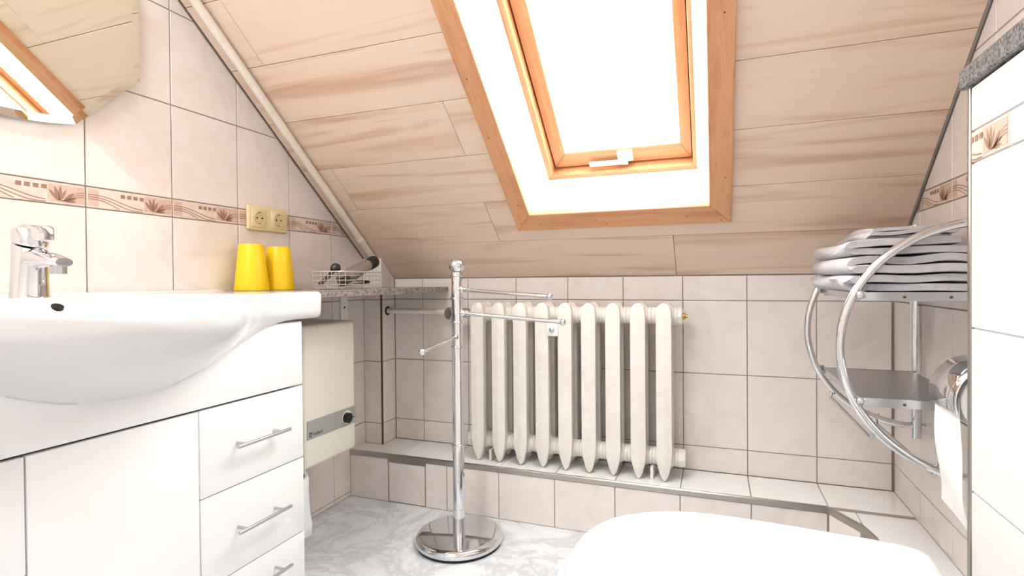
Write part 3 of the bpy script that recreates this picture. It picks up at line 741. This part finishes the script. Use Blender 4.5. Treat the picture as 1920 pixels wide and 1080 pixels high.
# ------------------------------------------------------------------ water heater
ht = empty('water_heater', (0.09, -0.485, 0.25), 'cream wall-mounted water heater with grey control strip', 'water heater')
HX, HY0, HY1, HZ0, HZ1 = 0.17, -0.606, -0.366, 0.256, 0.690
obj('casing', box(BM(), 0.0005, HX, HY0, HY1, HZ0, HZ1, 0.014, 4), CREAM, ht, 40)
cp = obj('control_strip', box(BM(), HX-0.002, HX+0.002, HY0+0.010, HY1+0.0005-0.004, 0.345, 0.402, 0.001), GREYP, ht, 0)
obj('dial_ring', lathe(BM(), [(0.0225, 0), (0.0225, 0.001), (0.0, 0.0012)], (HX+0.002, -0.417, 0.3725), (1, 0, 0), 28), WHITEP, cp)
obj('dial', lathe(BM(), [(0.0175, 0), (0.0165, 0.012), (0.0, 0.013)], (HX+0.003, -0.420, 0.3715), (1, 0, 0), 28), BLACKP, cp)
def text_obj(name, s, size, M4, mt, parent):
    cu = bpy.data.curves.new(name, 'FONT'); cu.body = s; cu.size = size; cu.extrude = 0.0002
    to = bpy.data.objects.new(name, cu); COL.objects.link(to)
    bpy.context.view_layer.update()
    me = bpy.data.meshes.new_from_object(to.evaluated_get(bpy.context.evaluated_depsgraph_get()))
    bpy.data.objects.remove(to); me.materials.clear(); me.materials.append(mt)
    o = bpy.data.objects.new(name, me); COL.objects.link(o); o.parent = parent
    o.matrix_parent_inverse = world(parent).inverted(); o.matrix_basis = M4
plHt = Plane((HX+0.0022, 0, 0), (0, 1, 0), (0, 0, 1))
text_obj('lettering', 'Vaillant', 0.015, plHt.mat(-0.575, 0.354), BLACKP, cp)
obj('print_mark', polybox(plHt, [(-0.391, 0.364), (-0.376, 0.364), (-0.376, 0.3665), (-0.391, 0.3665)], 0, 0.0003), BLACKP, cp, 0)
bm = polybox(plHt, [(-0.589, 0.353), (-0.579, 0.353), (-0.579, 0.3665), (-0.589, 0.3665)], 0, 0.0003)
obj('emblem', bm, BLACKP, cp, 0)
obj('emblem_centre', polybox(plHt, [(-0.5865, 0.3555), (-0.5815, 0.3555), (-0.5815, 0.3625), (-0.5865, 0.3625)], 0.0003, 0.0006), GREYP, cp, 0)
# ------------------------------------------------------------------ waste bin with liner
bn = empty('waste_bin', (0.140, -0.705, 0), 'waste bin with white plastic liner between cabinet and water heater', 'bin')
obj('bin_body', lathe(BM(), [(0.075, 0), (0.078, 0.002), (0.092, 0.255), (0.089, 0.255), (0.074, 0.006), (0.0, 0.006)], (0.140, -0.705, 0), seg=32), WHITEP, bn)
obj('bin_rim', lathe(BM(), [(0.090, 0.248), (0.096, 0.249), (0.096, 0.258), (0.090, 0.259)], (0.140, -0.705, 0), seg=32), BLACKP, bn)
bm = BM(); rings = []; n = 48
for z, r, amp in ((0.262, 0.088, 0.0), (0.266, 0.096, 0.0), (0.255, 0.1005, 0.001), (0.225, 0.101, 0.002), (0.19, 0.103, 0.003), (0.16, 0.104, 0.004), (0.13, 0.107, 0.005), (0.10, 0.104, 0.006), (0.092, 0.098, 0.005)):
    rings.append([bm.verts.new((0.140+(r+amp*math.sin(7*2*PI*k/n+z*30)+amp*0.6*math.sin(13*2*PI*k/n))*math.cos(2*PI*k/n), -0.705+(min(r, 0.098)+amp*0.3*math.sin(9*2*PI*k/n))*math.sin(2*PI*k/n), z+0.8*amp*math.sin(5*2*PI*k/n))) for k in range(n)])
for A_, B_ in zip(rings, rings[1:]):
    for k in range(n): bm.faces.new((A_[k], A_[(k+1) % n], B_[(k+1) % n], B_[k]))
obj('liner', bm, BAG, bn, 60)
# ------------------------------------------------------------------ radiator
ra = empty('radiator', (0.84, -0.09, ZL), 'white cast-iron column radiator standing on the tiled ledge', 'radiator')
XS0, DX = 0.5195, 0.0806
RY0, RY1 = -0.150, -0.030         # front and back
RZ0, RZ1 = ZL+0.004, 0.742
def section_mesh():
    """one column pair, centred on x = 0, written in world y,z"""
    bm = bmesh.new()
    # vertical front and back columns: flattened hexagon section with a centre ridge, pointed foot and rounded head
    for yf, yb in ((RY0, RY0+0.047), (RY1-0.047, RY1)):
        fr = yf < -0.1
        prof = [(RZ0, 0.004), (RZ0+0.006, 0.0085), (RZ0+0.022, 0.0145), (RZ0+0.05, 0.0215), (RZ0+0.085, 0.0245), (0.45, 0.0245), (RZ1-0.05, 0.0245), (RZ1-0.026, 0.0235), (RZ1-0.012, 0.020), (RZ1-0.003, 0.0125), (RZ1, 0.005)]
        rings = []
        for z, hw in prof:
            e = 1.0
            if z > RZ1-0.05: e = math.sqrt(max(0.04, 1-((z-(RZ1-0.05))/0.0505)**2))
            if z < RZ0+0.05: e = 0.45+0.55*((z-RZ0)/0.05)
            ymid = (yf+yb)/2; hy = (yb-yf)/2
            yfo = ymid - hy*(0.55+0.45*e) if fr else ymid - hy*e
            ybo = ymid + hy*e if fr else ymid + hy*(0.55+0.45*e)
            pts = [(-0.0022, yfo), (0.0022, yfo), (hw*0.96, yfo+0.004), (hw, yfo+0.013), (hw*0.9, ybo-0.008), (hw*0.45, ybo), (-hw*0.45, ybo), (-hw*0.9, ybo-0.008), (-hw, yfo+0.013), (-hw*0.96, yfo+0.004)]
            rings.append([bm.verts.new((p[0], p[1], z)) for p in pts])
        n = 10
        for A_, B_ in zip(rings, rings[1:]):
            for k in range(n): bm.faces.new((A_[k], A_[(k+1) % n], B_[(k+1) % n], B_[k]))
        bm.faces.new(rings[0]); bm.faces.new(rings[-1])
    # hubs with shoulders, top and bottom, joining front and back
    for z in (0.700, 0.243):
        lathe(bm, [(0.026, -DX/2), (0.0285, -DX/2+0.002), (0.0285, -DX/2+0.008), (0.027, -DX/2+0.010), (0.033, -0.018), (0.036, 0.0), (0.033, 0.018), (0.027, DX/2-0.010), (0.0285, DX/2-0.008), (0.0285, DX/2-0.002), (0.026, DX/2)], (0, -0.09, z), (1, 0, 0), 20)
        t = bmesh.new(); box(t, -0.017, 0.017, RY0+0.02, RY1-0.02, z-0.03, z+0.03, 0.012, 3); merge(bm, t)
    return finish(bm, 'section', RADW, 20)
sm = section_mesh()
for k in range(9):
    o = bpy.data.objects.new('section', sm); COL.objects.link(o); o.parent = ra
    o.matrix_parent_inverse = world(ra).inverted(); o.matrix_basis = Matrix.Translation((XS0+k*DX, 0, 0))
XE = XS0+8*DX+DX/2
obj('end_plug', lathe(BM(), [(0.03, 0), (0.03, 0.012), (0.024, 0.016), (0.0, 0.016)], (XE, -0.09, 0.700), (1, 0, 0), 8), RADW, ra)
obj('bleed_valve', lathe(BM(), [(0.010, 0.014), (0.010, 0.022), (0.006, 0.024), (0.006, 0.031), (0, 0.031)], (XE, -0.09, 0.700), (1, 0, 0), 8), BRASS, ra)
obj('end_plug', lathe(BM(), [(0.03, 0), (0.03, 0.016), (0.026, 0.022), (0.0, 0.022)], (XE, -0.09, 0.243), (1, 0, 0), 8), RADW, ra)
obj('end_plug', lathe(BM(), [(0.03, 0), (0.03, -0.012), (0.024, -0.016), (0.0, -0.016)], (XS0-DX/2, -0.09, 0.243), (1, 0, 0), 8), RADW, ra)
mb = obj('heat_meter_clip', box(BM(), XS0+3.5*DX-0.020, XS0+3.5*DX+0.020, RY0-0.006, RY0+0.004, 0.630, 0.676, 0.004), WHITEP, ra)
obj('clip_bolt', lathe(BM(), [(0.009, 0), (0.009, 0.004), (0.005, 0.006), (0, 0.006)], (XS0+3.5*DX, RY0-0.006, 0.653), (0, -1, 0), 14), CHROMES, mb)
for k in (1, 8):
    x = XS0+(k-0.5)*DX
    obj('support_foot', box(BM(), x-0.005, x+0.005, -0.13, -0.06, ZL+0.0005, 0.216, 0.002), RADW, ra, 0)
# supply pipe and valve
rp = empty('supply_pipe', (0.25, -0.05, 0.70), 'white radiator supply pipe with grey valve knob', 'pipe')
obj('pipe_run', tube(BM(), [(XB+0.001, -0.052, 0.702), (0.30, -0.056, 0.702), (0.40, -0.082, 0.700), (0.475, -0.09, 0.700)], 0.0105, 14), PIPEW, rp, 50)
obj('pipe_hole_disc', lathe(BM(), [(0.018, 0), (0.018, 0.002), (0.0, 0.002)], (XB+0.0005, -0.052, 0.702), (1, 0, 0), 18), DARK, rp)  # dark disc painted in for the shaded hole around the pipe
obj('valve_body', lathe(BM(), [(0.014, -0.03), (0.018, -0.026), (0.018, 0.008), (0.015, 0.014)], (0.452, -0.09, 0.700), (1, 0, 0), 16), CHROMES, rp)
obj('valve_knob', lathe(BM(), [(0.0, 0.058), (0.020, 0.057), (0.0235, 0.050), (0.0235, 0.012), (0.015, 0.008), (0.012, -0.006)], (0.424, -0.092, 0.700), (-0.35, -1, 0), 20), CHROMES, rp)
# ------------------------------------------------------------------ towel stand
TX, TY = 0.558, -0.371
ts = empty('towel_stand', (TX, TY, 0), 'chrome towel stand with three swivel arms before the radiator', 'towel stand')
obj('base', lathe(BM(), [(0.0, 0.006), (0.130, 0.006), (0.1355, 0.010), (0.1365, 0.018), (0.133, 0.026), (0.126, 0.031), (0.118, 0.0325), (0.0, 0.0345)], (TX, TY, 0), seg=72), CHROME, ts, 50)
obj('base_pad', lathe(BM(), [(0.0, 0.0), (0.131, 0.0), (0.132, 0.0065), (0.0, 0.0065)], (TX, TY, 0), seg=48), RUBBER, ts)
obj('base_sleeve', lathe(BM(), [(0.0195, 0.033), (0.0195, 0.105), (0.0178, 0.107)], (TX, TY, 0), seg=32), CHROME, ts)
obj('pole', lathe(BM(), [(0.0180, 0.033), (0.0180, 0.30), (0.0170, 0.302), (0.0170, 0.846), (0.012, 0.848)], (TX, TY, 0), seg=32), CHROME, ts)
for z in (0.305, 0.612, 0.690, 0.764, 0.836): obj('pole_ring', lathe(BM(), [(0.0170, -0.004), (0.0205, -0.003), (0.0212, 0), (0.0205, 0.003), (0.0170, 0.004)], (TX, TY, z), seg=28), CHROME, ts)
obj('finial', lathe(BM(), [(0.009, 0.838), (0.012, 0.842), (0.010, 0.847)] + [(0.0255*math.sin(R_(a_)), 0.8685-0.0235*math.cos(R_(a_))) for a_ in range(25, 180, 12)] + [(0, 0.892)], (TX, TY, 0), seg=32), CHROME, ts, 60)
for z0, an, ln_, z1 in ((0.792, -11, 0.325, 0.7735), (0.7195, -3, 0.345, 0.698), (0.645, 276, 0.255, 0.631)):
    e = Vector((TX+ln_*math.cos(R_(an)), TY+ln_*math.sin(R_(an)), z1)); s_ = Vector((TX, TY, z0)); d = (e-s_).normalized()
    ar = obj('arm', tube(BM(), [s_+d*0.012, e], 0.0062, 14), CHROME, ts)
    obj('arm_knob', lathe(BM(), [(0.0062, -0.004), (0.009, -0.002), (0.0098, 0.004), (0.008, 0.010), (0, 0.012)], e, d, 16), CHROME, ar, 60)
    obj('arm_socket', lathe(BM(), [(0.0095, 0.010), (0.0095, 0.022), (0.0062, 0.026)], s_, d, 16), CHROME, ar)
# ------------------------------------------------------------------ chrome towel rack
XW = 1.800; RF, RN = -0.25, -0.65; ZU, ZD = 0.7855, 0.5755; ZM = (ZU+ZD)/2; XPL = 1.590
rk = empty('towel_rack', (XR, -0.45, 0.68), 'chrome wall rack with curved side arcs and two shelves', 'rack')
RAD = 0.2415; XCEN = XW-0.006
for y in (RF, RN):
    pts = []
    for k in range(41):
        a_ = R_(90 + 180*k/40); pts.append((XCEN + RAD*math.cos(a_), y, ZM + RAD*math.sin(a_)))
    obj('side_arc', tube(BM(), pts, 0.0085, 14), CHROME, rk, 60)
    obj('wall_post', tube(BM(), [(XW, y, ZM-RAD-0.03), (XW, y, ZM+RAD+0.03)], 0.0125, 18), CHROME, rk, 50)
    for z in (ZM-RAD, ZM+RAD): obj('wall_mount', tube(BM(), [(XW, y, z), (XR, y, z)], 0.007, 10), CHROME, rk)
    for z in (ZU, ZD):
        obj('rivet', lathe(BM(), [(0.0085, 0.0), (0.0085, 0.003), (0.006, 0.005), (0, 0.0055)], (XPL-0.002, y-0.0085 if y == RN else y+0.0085, z), (0, -1 if y == RN else 1, 0), 16), CHROMES, rk)
for z in (ZU, ZD):
    p = obj('shelf_plate', box(BM(), XPL, XW-0.011, RN+0.010, RF-0.010, z-0.003, z+0.004, 0.001), STEELP, rk, 0)
    obj('plate_lip', box(BM(), XPL, XW-0.013, RN+0.0095, RN+0.012, z-0.013, z+0.005, 0.0008), CHROMES, p, 0)
    obj('plate_lip', box(BM(), XPL, XW-0.013, RF-0.012, RF-0.0095, z-0.013, z+0.005, 0.0008), CHROMES, p, 0)
    obj('plate_lip', box(BM(), XPL-0.001, XPL+0.002, RN+0.010, RF-0.010, z-0.010, z+0.004, 0.0008), CHROMES, p, 0)
    for x in (1.665, 1.74): obj('screw', lathe(BM(), [(0.0028, 0), (0.0028, 0.0008), (0, 0.001)], (x, RN+0.0095, z-0.005), (0, -1, 0), 10), BROWNSEAL, p, 0)
for x, z0, z1 in ((1.612, 0.530, 0.503), (1.716, 0.466, 0.442)):
    obj('towel_rail', tube(BM(), [(x, RF, z0), (x-0.004, RF-0.004, z1), (x-0.004, RF-0.008, z1-0.003), (x-0.004, RN+0.008, z1-0.003), (x-0.004, RN+0.004, z1), (x, RN, z0)], 0.0036, 8), CHROMES, rk, 60)
# ------------------------------------------------------------------ folded towels
def towel(name_label, z0, x0, x1, y0, y1, layers, th, seed, wav=0.003):
    rnd = random.Random(seed)
    ph = [rnd.uniform(0, 6.28) for _ in range(9)] + [0.6, 2.0, 1.0]
    zl = [z0 + th*(k+0.5) for k in range(layers)]
    path = []
    xl = [x0 + rnd.uniform(0.0, 0.010) for _ in range(layers)]; xr = [x1 - rnd.uniform(0.0, 0.03) for _ in range(layers)]
    left = True
    n = 16
    for k in range(layers):
        xa, xb = (xr[k], xl[k]+th/2) if left else (xl[k]+th/2, xr[k]-th/2)
        for i in range(n+1): path.append((xa+(xb-xa)*i/n, zl[k]))
        if k < layers-1:
            xe = xb; sg = -1 if left else 1
            for a_ in (-60, -30, 0, 30, 60): path.append((xe + sg*th*0.62*math.cos(R_(a_)), (zl[k]+zl[k+1])/2 + th*0.5*math.sin(R_(a_))))
        left = not left
    bm = bmesh.new(); ny_ = 26; hw = th*0.5
    rows_ = []
    for j in range(ny_+1):
        t = j/ny_; y = y0+(y1-y0)*t
        edge = min(t, 1-t)*ny_
        top = []; bot = []
        for i, (x, z) in enumerate(path):
            x_ = path[max(0, i-1)]; xn = path[min(len(path)-1, i+1)]
            tx, tz = xn[0]-x_[0], xn[1]-x_[1]; l_ = math.hypot(tx, tz) or 1; nx, nz = -tz/l_, tx/l_
            h = hw * (0.78 if edge < 0.5 else (0.95 if edge < 1.5 else 1.0))
            lay = min(layers-1, max(0, int((z-z0)/th)))
            wv = wav*0.4*math.sin(x*52+ph[lay]+t*5)*(1-0.8*min(1, edge/9)) + 0.0042*(math.sin(x*19+ph[9]+t*2.2)+0.7*math.sin(x*43+ph[10]-t*4))*min(1.0, (z-TZ)/0.05)*0.6
            dy = (0.005*math.sin(x*24+ph[(lay*2) % 9]) + 0.009*math.sin(lay*2.6+ph[5]))*(1-2*t)
            lowk = (z-z0)/(th*layers)
            z_ = max(z+wv*min(1, 0.25+lowk*1.2), z0+hw*0.98) if lay == 0 else z+wv
            cx_ = x + 0.005*math.sin(y*18+ph[lay+2])
            top.append(bm.verts.new((cx_+nx*h, y+dy, z_+nz*h))); bot.append(bm.verts.new((cx_-nx*h, y+dy, z_-nz*h)))
        rows_.append(top + bot[::-1])
    for A_, B_ in zip(rows_, rows_[1:]):
        m_ = len(A_)
        for k in range(m_): bm.faces.new((A_[k], A_[(k+1) % m_], B_[(k+1) % m_], B_[k]))
    for q in (rows_[0], rows_[-1]):
        m_ = len(q)
        for k in range(m_//2-1): bm.faces.new((q[k], q[k+1], q[m_-2-k], q[m_-1-k]))
    o = obj('folded_towel', bm, TOWEL, None, 75)
    return tag(o, name_label, 'towel', 'grey towels on the chrome rack')
TZ = ZU+0.0055
towel('light grey folded towel, bottom of the stack on the rack', TZ, 1.572, 1.800, -0.640, -0.235, 2, 0.0168, 1, 0.0022)
towel('light grey folded towel, second from the bottom of the stack', TZ+0.0350, 1.566, 1.798, -0.644, -0.235, 2, 0.0178, 2, 0.004)
towel('light grey folded towel, third from the bottom of the stack', TZ+0.0722, 1.576, 1.796, -0.638, -0.238, 2, 0.0160, 3, 0.004)
towel('small crumpled grey towel lying on top of the stack', TZ+0.1060, 1.622, 1.775, -0.575, -0.26, 3, 0.0085, 4, 0.004)
# ------------------------------------------------------------------ toilet paper and holder
HXc, HZc = 1.760, 0.610
hp = empty('paper_holder', (XR, -0.72, 0.61), 'chrome toilet paper holder with curved lid beside the cistern wall', 'paper holder')
bm = BM(); rings = []
for y in (-0.792, -0.790, -0.677, -0.675):
    sc = 0.97 if y in (-0.792, -0.675) else 1.0
    ou = []; inn_ = []
    for k in range(17):
        a_ = R_(75 + 122*k/16)
        ou.append(bm.verts.new((HXc+0.068*sc*math.cos(a_), y, HZc+0.068*sc*math.sin(a_))))
        inn_.append(bm.verts.new((HXc+0.0655*math.cos(a_), y, HZc+0.0655*math.sin(a_))))
    rings.append(ou+inn_[::-1])
for A_, B_ in zip(rings, rings[1:]):
    m_ = len(A_)
    for k in range(m_): bm.faces.new((A_[k], A_[(k+1) % m_], B_[(k+1) % m_], B_[k]))
for q in (rings[0], rings[-1]):
    for k in range(16): bm.faces.new((q[k], q[k+1], q[32-k], q[33-k]))
obj('lid', bm, CHROME, hp, 50)
obj('spindle', tube(BM(), [(HXc, -0.795, HZc), (HXc, -0.672, HZc)], 0.008, 14), CHROME, hp)
for y in (-0.797, -0.672):
    obj('side_arm', tube(BM(), [(XR, y, HZc+0.02), (HXc+0.02, y, HZc+0.01), (HXc, y, HZc)], 0.005, 12), CHROME, hp)
obj('end_disc', lathe(BM(), [(0.030, -0.0025), (0.034, 0), (0.030, 0.0025), (0, 0.004)], (HXc, -0.801, HZc), (0, -1, 0), 28), CHROME, hp)
obj('wall_plate', box(BM(), XR-0.006, XR-0.0003, -0.80, -0.670, 0.60, 0.66, 0.002), CHROME, hp)
tp = empty('toilet_paper', (HXc, -0.7325, HZc), 'white toilet paper roll with a long hanging sheet', 'toilet paper')
obj('roll', lathe(BM(), [(0.020, -0.05), (0.054, -0.05), (0.0555, -0.048), (0.0555, 0.048), (0.054, 0.05), (0.020, 0.05), (0.020, -0.05)], (HXc, -0.7325, HZc), (0, 1, 0), 40), PAPER, tp)
bm = BM(); g = []
for i in range(26):
    t = i/25; row = []
    for j in range(9):
        s_ = j/8; y = -0.782+0.104*s_ + 0.004*math.sin(t*9)*(t)
        zlen = 0.205 + 0.035*(1-s_)
        z = HZc+0.005 - zlen*t
        x = HXc-0.0575 + 0.006*math.sin(t*7+s_*2)*t + 0.020*t*t*(0.3+0.7*(1-s_)) 
        row.append((x, y + 0.012*t*t*(0.5-s_), z))
    g.append(row)
fr_ = [[bm.verts.new(p) for p in r_] for r_ in g]; bk_ = [[bm.verts.new((p[0]-0.0006, p[1], p[2])) for p in r_] for r_ in g]
for G_ in (fr_, bk_):
    for i in range(25):
        for j in range(8): bm.faces.new((G_[i][j], G_[i][j+1], G_[i+1][j+1], G_[i+1][j]))
for i in range(25):
    for j in (0, 8): bm.faces.new((fr_[i][j], fr_[i+1][j], bk_[i+1][j], bk_[i][j]))
for j in range(8):
    for i in (0, 25): bm.faces.new((fr_[i][j], fr_[i][j+1], bk_[i][j+1], bk_[i][j]))
obj('hanging_sheet', bm, PAPER, tp, 60)
# ------------------------------------------------------------------ toilet
YT = -1.122
to_ = empty('toilet', (1.4, YT, 0), 'white wall-hung toilet with closed lid in the foreground', 'toilet')
def outline(xt, xb, hw, hb, n=40, p=2.3):
    """D shape: tip at xt, back at xb; widest hw, back half width hb"""
    xm = xt + 0.205; pts = []
    for k in range(n+1):
        a_ = -PI/2 + PI*k/n
        c_, s_ = math.cos(a_), math.sin(a_)
        pts.append((xm - 0.205*abs(c_)**(2/p)*(xm-xt)/0.205, YT - hw*math.copysign(abs(s_)**(2/p), s_)))
    # from far side back to near side
    far = [(xm + (xb-0.02-xm)*t, YT - (hw + (hb-hw)*t**1.6)) for t in [i/10 for i in range(1, 11)]]
    near = [(x, 2*YT-y) for x, y in far]
    cor = [(xb-0.006, YT-hb+0.006), (xb, YT-hb+0.022)]
    corn = [(x, 2*YT-y) for x, y in cor]
    return pts[::1] + far + cor + corn[::-1] + near[::-1]
def loft(levels, cap=True):
    bm = BM(); rs = []
    for z, o_ in levels: rs.append([bm.verts.new((p[0], p[1], z)) for p in o_])
    for A_, B_ in zip(rs, rs[1:]):
        m_ = len(A_)
        for k in range(m_): bm.faces.new((A_[k], A_[(k+1) % m_], B_[(k+1) % m_], B_[k]))
    bm.faces.new(rs[0]); bm.faces.new(rs[-1]); return bm
def scaled(o_, dx, k, cx_=1.37): return [(cx_+(p[0]-cx_)*k+dx, YT+(p[1]-YT)*k) for p in o_]
LO = outline(1.122, 1.602, 0.192, 0.172)
obj('lid', loft([(0.4125, scaled(LO, 0, 0.985)), (0.4145, scaled(LO, 0, 1.0)), (0.426, scaled(LO, 0, 1.0)), (0.4305, scaled(LO, 0, 0.985)), (0.4335, scaled(LO, 0, 0.94)), (0.436, scaled(LO, 0, 0.75)), (0.437, scaled(LO, 0, 0.4))]), CERAM, to_, 60)
SO = outline(1.108, 1.602, 0.199, 0.175)
obj('seat', loft([(0.392, scaled(SO, 0, 0.99)), (0.394, scaled(SO, 0, 1.0)), (0.408, scaled(SO, 0, 1.0)), (0.411, scaled(SO, 0, 0.985))]), CERAM, to_, 60)
obj('hinge', tube(BM(), [(1.612, YT-0.10, 0.412), (1.612, YT+0.10, 0.412)], 0.010, 14), CERAM, to_)
BO = outline(1.115, XP-0.002, 0.186, 0.182)
obj('bowl', loft([(0.06, scaled(BO, 0.10, 0.52)), (0.09, scaled(BO, 0.075, 0.62)), (0.16, scaled(BO, 0.05, 0.72)), (0.25, scaled(BO, 0.02, 0.86)), (0.33, scaled(BO, 0.003, 0.97)), (0.36, scaled(BO, 0, 0.995)), (0.3885, scaled(BO, 0, 0.995)), (0.3915, scaled(BO, 0, 0.98))]), CERAM, to_, 60)
obj('mounting_block', box(BM(), 1.58, XP-0.0005, YT-0.12, YT+0.12, 0.075, 0.36, 0.02, 3), CERAM, to_, 40)
bpy.context.view_layer.update()
